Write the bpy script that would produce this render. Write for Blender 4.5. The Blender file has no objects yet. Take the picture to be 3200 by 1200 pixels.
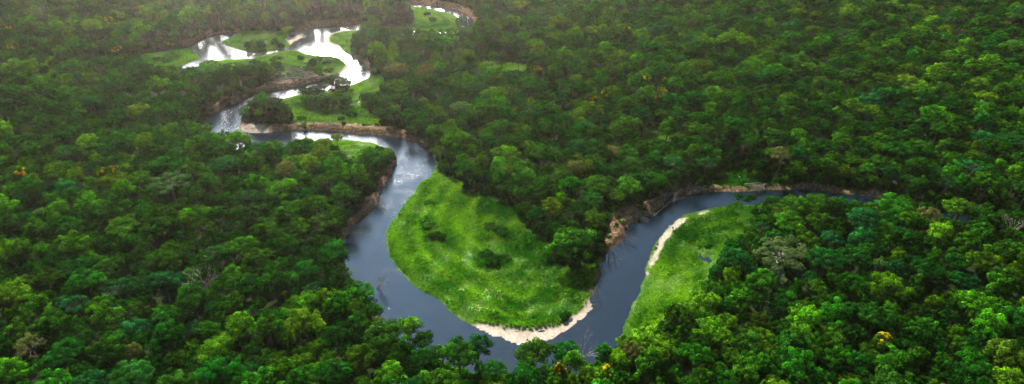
import bpy, bmesh, math, random
import numpy as np
from mathutils import Vector, Matrix, Euler
R_ = math.radians
random.seed(7); rng = np.random.default_rng(11)
scn = bpy.context.scene
COL = scn.collection

# ------------------------------------------------------------------ camera
CAM_H = 150.0; PITCH = R_(32.0); FPX = 2160.0; W0, H0 = 3200.0, 1200.0
cam_d = bpy.data.cameras.new('camera'); cam = bpy.data.objects.new('camera', cam_d); COL.objects.link(cam)
cam.location = (0, 0, CAM_H); cam.rotation_euler = (R_(90) - PITCH, 0, 0)
cam_d.sensor_width = 36; cam_d.lens = 36 * FPX / W0; cam_d.clip_end = 20000; cam_d.clip_start = 1
scn.camera = cam
# ------------------------------------------------------------------ light
SUN_EL, SUN_AZ = R_(54), R_(-28)          # azimuth from +Y towards +X
SUN_DIR = Vector((math.cos(SUN_EL) * math.sin(SUN_AZ), math.cos(SUN_EL) * math.cos(SUN_AZ), math.sin(SUN_EL)))
sun_d = bpy.data.lights.new('sun', 'SUN'); sun = bpy.data.objects.new('sun', sun_d); COL.objects.link(sun)
sun_d.energy = 5.0; sun_d.angle = R_(2); sun_d.color = (1.0, 0.95, 0.86)
sun.rotation_euler = (-SUN_DIR).to_track_quat('-Z', 'Y').to_euler(); sun.location = (0, 0, 400)
world = bpy.data.worlds.new('World'); scn.world = world; world.use_nodes = True
wt = world.node_tree; wt.nodes.clear()
def wn(t, **k):
    n = wt.nodes.new(t)
    for a, b in k.items(): setattr(n, a, b)
    return n
wo = wn('ShaderNodeOutputWorld'); wb = wn('ShaderNodeBackground'); wt.links.new(wb.outputs[0], wo.inputs[0])
wb.inputs[1].default_value = 0.05
sky = wn('ShaderNodeTexSky', sky_type='NISHITA', sun_disc=False, sun_elevation=SUN_EL, sun_rotation=SUN_AZ,
         air_density=1.0, dust_density=1.0, ozone_density=3.0)
tc = wn('ShaderNodeTexCoord')
sep = wn('ShaderNodeSeparateXYZ'); wt.links.new(tc.outputs['Generated'], sep.inputs[0])
mx = wn('ShaderNodeMath', operation='MAXIMUM'); wt.links.new(sep.outputs[2], mx.inputs[0]); mx.inputs[1].default_value = 0.0
ad = wn('ShaderNodeMath', operation='ADD'); wt.links.new(mx.outputs[0], ad.inputs[0]); ad.inputs[1].default_value = 0.12
dv = wn('ShaderNodeVectorMath', operation='DIVIDE'); wt.links.new(tc.outputs['Generated'], dv.inputs[0])
cb = wn('ShaderNodeCombineXYZ'); 
for i in range(3): wt.links.new(ad.outputs[0], cb.inputs[i])
wt.links.new(cb.outputs[0], dv.inputs[1])
cn = wn('ShaderNodeTexNoise'); cn.inputs['Scale'].default_value = 1.6; cn.inputs['Detail'].default_value = 7
cn.inputs['Roughness'].default_value = 0.58; wt.links.new(dv.outputs[0], cn.inputs['Vector'])
cr = wn('ShaderNodeMapRange'); cr.inputs[1].default_value = 0.42; cr.inputs[2].default_value = 0.62
wt.links.new(cn.outputs['Fac'], cr.inputs[0])
dt = wn('ShaderNodeVectorMath', operation='DOT_PRODUCT'); wt.links.new(tc.outputs['Generated'], dt.inputs[0]); dt.inputs[1].default_value = (math.sin(R_(-14)) * math.cos(R_(8)), math.cos(R_(-14)) * math.cos(R_(8)), math.sin(R_(8)))   # added glow low in the sky, lights the haze and whitens the river
dm = wn('ShaderNodeMath', operation='MAXIMUM'); wt.links.new(dt.outputs['Value'], dm.inputs[0]); dm.inputs[1].default_value = 0
pw = wn('ShaderNodeMath', operation='POWER'); wt.links.new(dm.outputs[0], pw.inputs[0]); pw.inputs[1].default_value = 110
ml = wn('ShaderNodeMath', operation='MULTIPLY_ADD'); wt.links.new(pw.outputs[0], ml.inputs[0]); ml.inputs[1].default_value = 11000; ml.inputs[2].default_value = 0.0
cc = wn('ShaderNodeVectorMath', operation='SCALE'); cc.inputs[0].default_value = (1.0, 0.94, 0.86); wt.links.new(ml.outputs[0], cc.inputs['Scale'])
cl_ = wn('ShaderNodeRGB'); cl_.outputs[0].default_value = (1.1, 3.0, 6.2, 1)
mixw = wn('ShaderNodeMix', data_type='RGBA'); wt.links.new(cr.outputs[0], mixw.inputs['Factor'])
wt.links.new(sky.outputs[0], mixw.inputs['A']); wt.links.new(cl_.outputs[0], mixw.inputs['B'])
cs = wn('ShaderNodeMapRange'); cs.inputs[3].default_value = 0.6; cs.inputs[4].default_value = 1.0; wt.links.new(cr.outputs[0], cs.inputs[0])
gs = wn('ShaderNodeVectorMath', operation='SCALE'); wt.links.new(cc.outputs[0], gs.inputs[0]); wt.links.new(cs.outputs[0], gs.inputs['Scale'])
ca_ = wn('ShaderNodeVectorMath', operation='ADD'); wt.links.new(mixw.outputs['Result'], ca_.inputs[0]); wt.links.new(gs.outputs[0], ca_.inputs[1])
p2_ = wn('ShaderNodeMath', operation='POWER'); wt.links.new(dm.outputs[0], p2_.inputs[0]); p2_.inputs[1].default_value = 8
vs2 = wn('ShaderNodeVectorMath', operation='SCALE'); vs2.inputs[0].default_value = (24, 38, 54)      # second, broader added sky glow that lightens the water reflections
m2_ = wn('ShaderNodeMath', operation='MULTIPLY'); wt.links.new(p2_.outputs[0], m2_.inputs[0]); wt.links.new(cs.outputs[0], m2_.inputs[1]); wt.links.new(m2_.outputs[0], vs2.inputs['Scale'])
cs.inputs[3].default_value = 0.45
ad2 = wn('ShaderNodeVectorMath', operation='ADD'); wt.links.new(ca_.outputs[0], ad2.inputs[0]); wt.links.new(vs2.outputs[0], ad2.inputs[1])
wt.links.new(ad2.outputs[0], wb.inputs[0])
scn.view_settings.view_transform = 'Standard'; scn.view_settings.look = 'None'
scn.view_settings.exposure = 0.26; scn.view_settings.gamma = 1.0
scn.cycles.max_bounces = 6; scn.cycles.diffuse_bounces = 2; scn.cycles.transmission_bounces = 3
scn.cycles.transparent_max_bounces = 8; scn.cycles.volume_bounces = 1

# ------------------------------------------------------------------ pixel <-> world
cp, sp = math.cos(PITCH), math.sin(PITCH)
def unproj(P, z=0.0):
    P = np.atleast_2d(np.asarray(P, float))
    a = (P[:, 0] - W0 / 2) / FPX; b = (H0 / 2 - P[:, 1]) / FPX
    dx = a; dy = cp + b * sp; dz = -sp + b * cp
    t = (z - CAM_H) / dz
    return np.stack([dx * t, dy * t], 1)
def proj(X, Y, Z):
    dz = Z - CAM_H
    zc = Y * cp - dz * sp; yc = Y * sp + dz * cp
    return W0 / 2 + X / zc * FPX, H0 / 2 - yc / zc * FPX
def smooth_poly(P, n=3):
    P = np.asarray(P, float); p0 = np.roll(P, 1, 0); p2 = np.roll(P, -1, 0); p3 = np.roll(P, -2, 0); out = []
    for k in range(n):
        t = k / n
        out.append(0.5 * (2 * P + (p2 - p0) * t + (2 * p0 - 5 * P + 4 * p2 - p3) * t * t + (3 * P - p0 - 3 * p2 + p3) * t ** 3))
    return np.stack(out, 1).reshape(-1, 2)
def inside(X, Y, P):
    r = np.zeros(X.shape, bool); x1, y1 = P[:, 0], P[:, 1]; x2, y2 = np.roll(x1, -1), np.roll(y1, -1)
    for i in range(len(P)):
        if y1[i] == y2[i]: continue
        c = ((y1[i] > Y) != (y2[i] > Y)) & (X < (x2[i] - x1[i]) * (Y - y1[i]) / (y2[i] - y1[i]) + x1[i])
        r ^= c
    return r
def sdist(X, Y, P):
    """positive inside"""
    best = np.full(X.shape, 1e12)
    for i in range(len(P)):
        ax, ay = P[i]; bx, by = P[(i + 1) % len(P)]; ex, ey = bx - ax, by - ay; L = ex * ex + ey * ey + 1e-9
        t = np.clip(((X - ax) * ex + (Y - ay) * ey) / L, 0, 1)
        d = (X - ax - t * ex) ** 2 + (Y - ay - t * ey) ** 2
        np.minimum(best, d, out=best)
    return np.sqrt(best) * np.where(inside(X, Y, P), 1, -1)
_tab = np.random.default_rng(3).random((256, 256))
def vnoise(X, Y, s):
    x = X / s; y = Y / s; xi = np.floor(x).astype(int); yi = np.floor(y).astype(int); fx = x - xi; fy = y - yi
    fx = fx * fx * (3 - 2 * fx); fy = fy * fy * (3 - 2 * fy); g = lambda i, j: _tab[(xi + i) % 256, (yi + j) % 256]
    return (g(0, 0) * (1 - fx) + g(1, 0) * fx) * (1 - fy) + (g(0, 1) * (1 - fx) + g(1, 1) * fx) * fy - 0.5
def fbm(X, Y, s, o=4):
    r = 0; a = 1
    for k in range(o): r = r + a * vnoise(X + 37 * k, Y - 91 * k, s); s /= 2.03; a *= 0.55
    return r

# ------------------------------------------------------------------ layout, digitised as outlines on the ground
A = [(1050,-25),(1150,2),(1240,12),(1280,19),(1310,23),(1373,34),(1413,46),(1430,57),(1435,75),(1425,95),(1395,97),(1330,100),(1273,93),
 (1202,80),(1134,73),(1060,79),(1000,83),(975,86),(950,92),(944,103),(947,116),(930,124),(912,134),(904,148),(890,154),(885,159),(913,157),(932,161),(966,172),
 (1010,176),(1040,179),(1067,186),(1084,203),(1088,214),(1062,232),(1050,245),(1010,252),(973,257),(935,267),(895,276),(848,282),(786,298),(761,313),
 (737,323),(702,331),(665,357),(634,381),(620,415),(640,440),(678,462),(734,474),(774,484),(830,486),(911,476),(1000,458),(1031,443),(1078,440),(1134,442),
 (1174,450),(1214,468),(1233,484),(1242,508),(1230,520),(1217,549),(1193,586),(1183,624),(1155,664),(1102,700),(1075,745),(1065,800),(1080,860),(1110,920),
 (1160,990),(1230,1055),(1300,1105),(1400,1155),(1500,1180),(1600,1195),(1700,1198),(1800,1180),(1880,1140),(1930,1095),(1945,1050),(1950,1010),(1997,917),(2015,860),
 (2028,811),(2036,782),(2057,748),(2090,707),(2131,678),(2164,666),(2214,655),(2268,645),(2330,643),(2396,639),(2450,640),(2500,640),(2590,637),(2650,643),(2744,650),
 (2800,672),(2880,705),(2950,718),(3060,716),(3200,735),(3400,790)]
B = [(1060,-48),(1160,-18),(1240,-2),(1279,5),(1342,14),(1404,26),(1432,33),(1460,43),(1478,57),(1488,82),(1480,108),(1440,125),(1380,130),
 (1300,125),(1200,113),(1124,94),(1075,95),(1028,107),(1020,122),(1024,136),(1062,146),(1068,157),(1100,176),(1125,188),(1150,208),(1157,232),(1140,250),
 (1098,266),(1060,275),(1035,282),(1000,284),(960,287),(926,299),(870,313),(830,332),(790,352),(762,368),(750,388),(754,409),(800,414),(842,412),(914,406),
 (988,406),(1060,410),(1120,417),(1200,422),(1260,430),(1300,442),(1330,460),(1348,480),(1361,505),(1358,530),(1345,555),(1317,569),(1280,617),(1248,664),
 (1217,700),(1207,731),(1212,778),(1228,819),(1269,866),(1311,907),(1373,938),(1414,979),(1455,1005),(1518,1036),(1560,1056),(1614,1074),(1660,1072),(1707,1062),
 (1769,1036),(1790,1014),(1831,985),(1852,964),(1842,928),(1862,893),(1874,844),(1885,805),(1903,781),(1930,762),(1953,740),(1953,715),(1999,682),(2048,657),
 (2090,628),(2131,612),(2185,603),(2255,597),(2313,599),(2380,595),(2475,591),(2545,594),(2632,605),(2702,612),(2779,622),(2894,654),(2964,660),(3069,668),
 (3200,690),(3400,715)]
RIVER = A + B[::-1]
POOL = [(120,170),(200,164),(270,169),(350,172),(430,163),(500,156),(560,150),(600,138),(630,120),(668,109),(717,101),(745,101),(742,107),(720,118),
 (693,130),(717,144),(748,155),(795,166),(835,162),(873,156),(904,148),(915,152),(912,158),(885,160),(854,166),(810,176),(780,184),(717,187),(668,194),(633,212),
 (600,230),(565,232),(546,218),(560,209),(584,199),(604,190),(624,183),(612,168),(593,154),(540,158),(500,163),(430,172),(350,182),(270,180),(200,173),(120,178)]
PONDS = [[(1091,325),(1098,320),(1127,319),(1126,327),(1105,331)],
 [(2182,806),(2190,785),(2205,764),(2214,770),(2212,785),(2230,792),(2222,812),(2200,823)],
 [(1608,748),(1616,752),(1640,768),(1630,770),(1612,758)],
 [(1376,626),(1390,617),(1402,604),(1397,620),(1384,628)]]
GRASS = {
 'meadow': [(1362,509),(1388,546),(1428,561),(1460,599),(1528,617),(1580,640),(1629,673),(1662,723),(1715,756),(1720,814),(1778,842),(1852,824),(1875,800),(1890,840),
   (1880,900),(1870,965),(1830,1000),(1770,1035),(1614,1085),(1500,1045),(1400,995),(1300,915),(1220,840),(1195,740),(1235,650),(1310,560),(1345,545)],
 'right': [(2380,628),(2390,660),(2350,711),(2320,760),(2270,790),(2250,830),(2220,880),(2190,950),(2160,1010),(2080,1060),(1960,1100),(1930,1060),(1990,900),(2015,810),(2080,700),(2160,655),(2268,638)],
 'left': [(440,175),(470,166),(520,158),(593,150),(620,168),(630,183),(584,202),(546,216),(500,215),(450,208)],
 'island': [(742,104),(690,130),(717,148),(795,172),(873,160),(908,150),(915,132),(950,116),(942,100),(916,103),(840,102),(780,102)],
 'peninsula': [(885,154),(854,162),(810,172),(776,180),(717,184),(668,190),(660,205),(700,216),(780,222),(850,232),(866,240),(935,238),(1009,244),(1059,232),(1092,214),
   (1086,203),(1067,183),(1037,175),(966,168),(932,157)],
 'far': [(1268,16),(1285,40),(1290,70),(1268,90),(1300,103),(1373,99),(1430,98),(1440,75),(1433,55),(1413,42),(1373,30),(1310,19)],
 'point': [(1022,104),(1075,92),(1128,91),(1106,124),(1100,172),(1068,162),(1018,140)],
 'centre': [(864,312),(926,295),(960,283),(1035,278),(1098,262),(1143,248),(1190,238),(1205,262),(1185,290),(1135,305),(1130,340),(1190,370),(1195,392),(1120,400),
   (1050,394),(920,392),(912,375),(890,335)],
 'bankstrip': [(1040,438),(1134,438),(1174,446),(1214,464),(1190,470),(1150,472),(1120,480),(1108,500),(1085,486),(1030,470)],
 'clearing a': [(380,78),(392,66),(420,58),(480,62),(475,76),(430,80)],
 'clearing b': [(1462,200),(1500,190),(1560,196),(1650,210),(1640,226),(1560,226),(1480,214)],
 'clearing c': [(1990,430),(2010,410),(2060,408),(2110,425),(2090,448),(2030,450)],
 'clearing d': [(2220,600),(2232,550),(2262,520),(2330,522),(2350,560),(2420,575),(2560,585),(2700,600),(2700,616),(2560,600),(2380,600)],
}
SAND = [[(1495,1016),(1593,1030),(1671,1032),(1733,1022),(1785,1000),(1838,962),(1856,966),(1800,1030),(1707,1095),(1614,1105),(1540,1080),(1480,1030)],
 [(2006,893),(2028,831),(2040,798),(2065,748),(2086,715),(2123,688),(2173,671),(2214,660),(2216,665),(2173,678),(2138,694),(2108,717),(2082,750),(2060,786),(2042,822),(2030,850),(2014,885),(2004,930)],
 [(1020,106),(1075,90),(1130,90),(1126,97),(1080,101),(1040,110),(1030,122),(1030,133),(1062,142),(1064,150),(1016,140)],
 [(1056,234),(1092,216),(1086,201),(1077,208),(1070,222)],
 [(752,412),(750,392),(770,396),(830,405),(850,414),(800,420)],
 [(1822,912),(1838,905),(1846,950),(1838,945)],
 [(895,118),(930,100),(950,112),(915,138),(903,140)],[(1196,82),(1202,76),(1273,88),(1276,96),(1240,92)],
 [(2500,648),(2490,632),(2512,628),(2535,640)]]
DIRT = [[(1270,-6),(1340,4),(1404,14),(1440,22),(1475,40),(1500,62),(1500,90),(1470,70),(1404,36),(1342,24),(1279,12)],
 [(925,100),(950,78),(1000,72),(1080,68),(1140,64),(1140,76),(1060,84),(960,96),(945,120)],
 [(560,144),(630,112),(668,103),(745,96),(745,104),(668,114),(600,146)],
 [(625,385),(645,350),(690,318),(740,308),(770,296),(840,270),(900,256),(1010,240),(1050,240),(1012,256),(935,272),(848,288),(786,305),(740,330),(665,364),(636,392)],
 [(752,410),(750,384),(800,390),(860,398),(930,392),(988,390),(1060,392),(1150,400),(1230,408),(1300,430),(1335,450),(1330,466),(1260,440),(1120,424),(914,414),(800,420)],
 [(1228,510),(1250,505),(1240,530),(1222,556),(1200,600),(1188,632),(1160,672),(1110,706),(1085,752),(1065,770),(1070,730),(1092,690),(1130,650),(1165,600),(1185,560),(1210,530)],
 [(1850,970),(1835,945),(1840,905),(1855,850),(1862,820),(1880,790),(1895,740),(1900,690),(1950,660),(2010,635),(2060,620),(2110,598),(2190,590),(2200,612),(2110,622),(2050,664),
  (2005,690),(1960,720),(1958,750),(1910,790),(1882,830),(1872,900),(1860,975)],
 [(2190,592),(2255,588),(2380,584),(2475,580),(2545,582),(2632,592),(2702,600),(2785,614),(2840,632),(2779,628),(2632,611),(2475,597),(2255,603)],
 [(1104,168),(1125,178),(1155,196),(1165,236),(1150,244),(1140,215)]]
HIDE = [
 [(1060,750),(1088,767),(1103,798),(1140,824),(1191,891),(1233,922),(1228,948),(1259,985),(1321,1016),(1393,1062),(1424,1088),(1445,1055),(1490,1030),(1522,1050),(1530,1090),(1575,1093),
  (1600,1090),(1624,1067),(1700,1072),(1720,1083),(1743,1104),(1748,1057),(1780,1052),(1836,1062),(1883,1073),(1940,1057),(1962,1028),(2043,997),(2136,972),(2148,922),(2198,854),(2229,810),
  (2242,773),(2297,742),(2335,711),(2366,643),(2422,629),(2475,610),(2503,633),(2527,633),(2559,605),(2590,629),(2621,633),(2684,647),(2737,647),(2768,629),(2824,619),(2870,625),(2900,632),
  (2999,640),(3069,645),(3140,655),(3200,660),(3500,760),(3500,1400),(-200,1400),(-200,760)],
 [(600,385),(631,391),(653,406),(678,422),(706,402),(734,419),(774,437),(830,451),(911,448),(1035,442),(1060,452),(1060,520),(600,520)],
 [(1124,100),(1137,75),(1155,78),(1186,88),(1217,94),(1270,99),(1310,106),(1373,102),(1435,95),(1466,90),(1484,84),(1500,60),(1560,200),(1105,172),(1102,124)],
 [(546,216),(584,222),(593,214),(630,208),(637,196),(665,201),(717,203),(742,204),(776,214),(795,203),(842,203),(860,222),(880,250),(560,260),(480,230)]]
def W(P, n=3): return smooth_poly(unproj(P), n)
RIVER_W = W(RIVER); POOL_W = W(POOL); PONDS_W = [W(p) for p in PONDS]
GRASS_W = {k: W(p) for k, p in GRASS.items()}; SAND_W = [W(p) for p in SAND]; DIRT_W = [W(p) for p in DIRT]
# coarse field of signed distances, bilinearly sampled
GX = np.arange(-560, 561, 1.6); GY = np.arange(70, 700, 1.6)
gx, gy = np.meshgrid(GX, GY)
def field(polys, pad=14):
    out = np.full(gx.shape, -pad, float)
    for P in polys:
        x0, y0 = P.min(0) - pad; x1, y1 = P.max(0) + pad
        i0, i1 = np.searchsorted(GX, [x0, x1]); j0, j1 = np.searchsorted(GY, [y0, y1])
        if i1 <= i0 or j1 <= j0: continue
        s = sdist(gx[j0:j1, i0:i1], gy[j0:j1, i0:i1], P); out[j0:j1, i0:i1] = np.maximum(out[j0:j1, i0:i1], s)
    return out
F_water = field([RIVER_W, POOL_W], 60); F_pond = field(PONDS_W); F_grass = field(GRASS_W.values()); F_sand = field(SAND_W); F_dirt = field(DIRT_W)
F_mead = field([GRASS_W['meadow']])
def samp(F, X, Y, out=-14.0):
    u = (np.asarray(X, float) - GX[0]) / 1.6; v = (np.asarray(Y, float) - GY[0]) / 1.6
    ok = (u >= 0) & (v >= 0) & (u < len(GX) - 1.001) & (v < len(GY) - 1.001)
    u = np.clip(u, 0, len(GX) - 1.001); v = np.clip(v, 0, len(GY) - 1.001); i = u.astype(int); j = v.astype(int); a = u - i; b = v - j
    r = (F[j, i] * (1 - a) + F[j, i + 1] * a) * (1 - b) + (F[j + 1, i] * (1 - a) + F[j + 1, i + 1] * a) * b
    return np.where(ok, r, out)
sst = lambda a, b, x: (lambda t: t * t * (3 - 2 * t))(np.clip((x - a) / (b - a), 0, 1))
def masks(X, Y):
    n = fbm(X, Y, 5.0, 3) * 1.2
    g = sst(-1.2, 1.2, samp(F_grass, X, Y) + n * 1.6); s = sst(-0.7, 0.7, samp(F_sand, X, Y) + n * 1.3); d = sst(-1.0, 1.0, samp(F_dirt, X, Y) - np.where(Y < 300, .3, 1.2) + n * 3.2)
    return g, s, d
def height(X, Y):
    dw = -samp(F_water, X, Y, -60.0) + fbm(X, Y, 4.0, 3) * 0.9     # metres inland
    g, s, d = masks(X, Y)
    bank = 1.3 + 0.9 * d - 0.5 * g - 0.9 * s * (1 - d); wid = 3.0 + 4 * s + 1.5 * g - 1.2 * d
    land = 0.12 + bank * sst(-0.2, 1, dw / np.maximum(wid, 1)) + d * sst(0, 4, dw) * (fbm(X, Y, 2.6, 3) * 0.9)
    land = land + 1.6 * fbm(X, Y, 40, 2) * sst(4, 25, dw) * (1 - g)
    mead = samp(F_mead, X, Y)
    ridge = np.sin((dw * 1.0 + fbm(X, Y, 16, 2) * 4) * 2 * math.pi / 5.2) * 0.22 * sst(1.5, 6, dw) + fbm(X, Y, 2.2, 3) * 0.34 + fbm(X, Y, 9, 2) * 0.5
    land = land + g * (1 - s) * ridge * sst(0.2, 3, dw)
    land = land + s * (fbm(X, Y, 3.0, 3) * 0.18)
    bed = -np.clip(-dw * (0.33 - 0.22 * s), 0, 2.2) - 0.05
    z = np.where(dw > 0, land, bed)
    pd = samp(F_pond, X, Y) - .3 + fbm(X, Y, 2.4, 3) * 5.0
    z = z - np.where(pd > -0.5, 1.25 * sst(-0.5, 1.2, pd) * (z > 0) * (dw > 5), 0)
    return z
def ground_z(x, y): return float(height(np.array([x], float), np.array([y], float))[0])

# ------------------------------------------------------------------ materials
def mat(name):
    m = bpy.data.materials.new(name); m.use_nodes = True; nt = m.node_tree; nt.nodes.clear()
    out = nt.nodes.new('ShaderNodeOutputMaterial'); return m, nt, out
def N(nt, t, **k):
    n = nt.nodes.new(t)
    for a, b in k.items():
        if a in n.inputs: n.inputs[a].default_value = b
        else: setattr(n, a, b)
    return n
def L(nt, a, b): nt.links.new(a, b)
def mixc(nt, f, a, b):
    m = N(nt, 'ShaderNodeMix', data_type='RGBA')
    for k, v in (('Factor', f), ('A', a), ('B', b)):
        s = m.inputs[k]
        if isinstance(v, (tuple, float, int)): s.default_value = v if k == 'Factor' else (*v, 1)
        else: L(nt, v, s)
    return m.outputs['Result']
def ramp(nt, fac, stops):
    r = N(nt, 'ShaderNodeValToRGB'); e = r.color_ramp.elements
    while len(e) < len(stops): e.new(0.5)
    for el, (p, c) in zip(e, stops): el.position = p; el.color = (*c, 1)
    L(nt, fac, r.inputs[0]); return r.outputs[0]
def noise(nt, scale, detail=4, vec=None, rough=0.55):
    n = N(nt, 'ShaderNodeTexNoise', Scale=scale, Detail=detail, Roughness=rough)
    if vec is not None: L(nt, vec, n.inputs['Vector'])
    return n.outputs['Fac']
def leaf_mat(name, c1, c2, tr=0.22, tc_=None, spec=0.06):
    m, nt, out = mat(name)
    oi = N(nt, 'ShaderNodeObjectInfo'); at = N(nt, 'ShaderNodeAttribute', attribute_name='tint')
    tp = N(nt, 'ShaderNodeMath', operation='POWER'); L(nt, at.outputs['Fac'], tp.inputs[0]); tp.inputs[1].default_value = 1.25
    col = mixc(nt, tp.outputs[0], c1, c2)
    hs = N(nt, 'ShaderNodeHueSaturation'); L(nt, col, hs.inputs['Color'])
    mr = N(nt, 'ShaderNodeMapRange'); L(nt, oi.outputs['Random'], mr.inputs[0]); mr.inputs[3].default_value = 0.7; mr.inputs[4].default_value = 1.4
    L(nt, mr.outputs[0], hs.inputs['Value'])
    m2 = N(nt, 'ShaderNodeMath', operation='MULTIPLY'); L(nt, oi.outputs['Random'], m2.inputs[0]); m2.inputs[1].default_value = 7.31
    fr = N(nt, 'ShaderNodeMath', operation='FRACT'); L(nt, m2.outputs[0], fr.inputs[0])
    mh = N(nt, 'ShaderNodeMapRange'); L(nt, fr.outputs[0], mh.inputs[0]); mh.inputs[3].default_value = 0.470; mh.inputs[4].default_value = 0.508
    L(nt, mh.outputs[0], hs.inputs['Hue'])
    pb = N(nt, 'ShaderNodeBsdfDiffuse'); L(nt, hs.outputs[0], pb.inputs[0])
    ts = N(nt, 'ShaderNodeBsdfTranslucent')
    tint = N(nt, 'ShaderNodeMix', data_type='RGBA', blend_type='MULTIPLY'); tint.inputs['Factor'].default_value = 1
    L(nt, hs.outputs[0], tint.inputs['A']); tint.inputs['B'].default_value = (*(tc_ or (1.2, 1.7, 0.30)), 1); L(nt, tint.outputs['Result'], ts.inputs[0])
    ms = N(nt, 'ShaderNodeMixShader'); ms.inputs[0].default_value = tr; L(nt, pb.outputs[0], ms.inputs[1]); L(nt, ts.outputs[0], ms.inputs[2])
    L(nt, ms.outputs[0], out.inputs[0]); return m
def plain_mat(name, c1, c2, scale=1.5, rough=0.8):
    m, nt, out = mat(name); t = N(nt, 'ShaderNodeTexCoord'); f = noise(nt, scale, 5, t.outputs['Object'])
    col = ramp(nt, f, [(0.35, c1), (0.65, c2)]); pb = N(nt, 'ShaderNodeBsdfPrincipled', Roughness=rough); L(nt, col, pb.inputs['Base Color']); L(nt, pb.outputs[0], out.inputs[0]); return m
SPEC = {  # name: (colour word, darkest leaf, lightest leaf)
 'deep':  ('deep green', (0.002, 0.018, 0.002), (0.016, 0.118, 0.009)),
 'green': ('mid green', (0.004, 0.028, 0.002), (0.040, 0.200, 0.009)),
 'bright': ('bright green', (0.008, 0.050, 0.003), (0.098, 0.310, 0.009)),
 'lime':  ('yellow-green', (0.020, 0.070, 0.003), (0.150, 0.310, 0.010)),
 'teal':  ('blue-green', (0.003, 0.034, 0.008), (0.020, 0.140, 0.032)),
 'olive': ('olive green', (0.008, 0.034, 0.003), (0.060, 0.150, 0.008)),
 'pale':  ('pale grey-green', (0.050, 0.120, 0.030), (0.100, 0.190, 0.060)),
 'brown': ('brown-tinged', (0.050, 0.070, 0.018), (0.140, 0.135, 0.045)),
}
LM = {k: leaf_mat('foliage_' + k, v[1], v[2]) for k, v in SPEC.items()}
M_blossom = leaf_mat('yellow_blossom', (0.60, 0.42, 0.01), (0.80, 0.62, 0.03), 0.3, (1.0, 1.0, 0.6))
M_bark = plain_mat('bark', (0.06, 0.045, 0.03), (0.16, 0.13, 0.10), 2)
M_pale = plain_mat('bleached_wood', (0.14, 0.12, 0.095), (0.36, 0.32, 0.27), 2)
M_white = plain_mat('white_plumage', (0.75, 0.75, 0.74), (0.85, 0.85, 0.84), 4); M_beak = plain_mat('beak_horn', (0.6, 0.35, 0.05), (0.7, 0.4, 0.06), 4)

# ------------------------------------------------------------------ mesh helpers
def mesh_np(name, V, Q, mats, midx=None, tint=None, smooth=False):
    me = bpy.data.meshes.new(name); V = np.asarray(V, np.float32); Q = np.asarray(Q, np.int32); k = Q.shape[1]
    me.vertices.add(len(V)); me.vertices.foreach_set('co', V.ravel()); me.loops.add(Q.size); me.loops.foreach_set('vertex_index', Q.ravel())
    me.polygons.add(len(Q)); me.polygons.foreach_set('loop_start', np.arange(len(Q), dtype=np.int32) * k)
    if midx is not None: me.polygons.foreach_set('material_index', np.asarray(midx, np.int32))
    if smooth: me.polygons.foreach_set('use_smooth', np.ones(len(Q), bool))
    for m in mats: me.materials.append(m)
    if tint is not None:
        a = me.attributes.new('tint', 'FLOAT', 'FACE'); a.data.foreach_set('value', np.asarray(tint, np.float32))
    me.update(calc_edges=True); me.validate(); return me
def leaves(P, Nn, size, rg):
    """one jittered quad per point, facing roughly along Nn"""
    n = len(P); Nn = Nn + rg.normal(0, 0.30, (n, 3)); Nn /= np.linalg.norm(Nn, axis=1, keepdims=True)
    t = np.cross(Nn, rg.normal(0, 1, (n, 3))); t /= np.linalg.norm(t, axis=1, keepdims=True) + 1e-9; b = np.cross(Nn, t)
    s = size * rg.uniform(0.55, 1.25, (n, 1)); c = []
    for u, v in ((-1, -.35), (-.15, -1), (1, .3), (.2, .9)):
        c.append(P + t * s * (u + rg.normal(0, .15, (n, 1))) * .62 + b * s * (v + rg.normal(0, .15, (n, 1))) * .62)
    V = np.stack(c, 1).reshape(-1, 3); Q = np.arange(4 * n).reshape(n, 4); return V, Q
def tube(path, radii, sides=6):
    path = [Vector(p) for p in path]; V = []; Q = []
    for i, p in enumerate(path):
        d = (path[min(i + 1, len(path) - 1)] - path[max(i - 1, 0)]).normalized(); a = d.orthogonal().normalized(); b = d.cross(a)
        for k in range(sides):
            an = 2 * math.pi * k / sides; V.append(tuple(p + (a * math.cos(an) + b * math.sin(an)) * radii[i]))
    for i in range(len(path) - 1):
        for k in range(sides):
            k2 = (k + 1) % sides; Q.append((i * sides + k, i * sides + k2, (i + 1) * sides + k2, (i + 1) * sides + k))
    return V, Q
class Acc:
    def __init__(s): s.V = []; s.Q = []; s.n = 0
    def add(s, V, Q): s.V.append(np.asarray(V, float)); s.Q.append(np.asarray(Q) + s.n); s.n += len(V)
    def get(s): return np.concatenate(s.V), np.concatenate(s.Q)
def limb(acc, a, b, r0, r1, bend=0.15, rg=random, seg=5, sides=5):
    a = Vector(a); b = Vector(b); Lh = (b - a).length; off = Vector((rg.uniform(-1, 1), rg.uniform(-1, 1), rg.uniform(-.3, 1))) * Lh * bend
    pts = []; rr = []
    for i in range(seg + 1):
        t = i / seg; pts.append(a.lerp(b, t) + off * math.sin(math.pi * t)); rr.append(r0 + (r1 - r0) * t)
    acc.add(*tube(pts, rr, sides)); return pts
def branchy(acc, a, b, r, depth, rg, spread=0.7):
    pts = limb(acc, a, b, r, r * 0.45, 0.12, rg, 4, 5 if depth > 1 else 4)
    if depth <= 0: return
    Lh = (Vector(b) - Vector(a)).length
    for k in range(rg.choice((3, 4))):
        p = pts[rg.choice((2, 3, 4))]; d = (Vector(b) - Vector(a)).normalized() + Vector((rg.uniform(-1, 1), rg.uniform(-1, 1), rg.uniform(-.5, .8))) * spread
        branchy(acc, p, p + d.normalized() * Lh * rg.uniform(.45, .7), r * 0.5, depth - 1, rg, spread)
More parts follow.
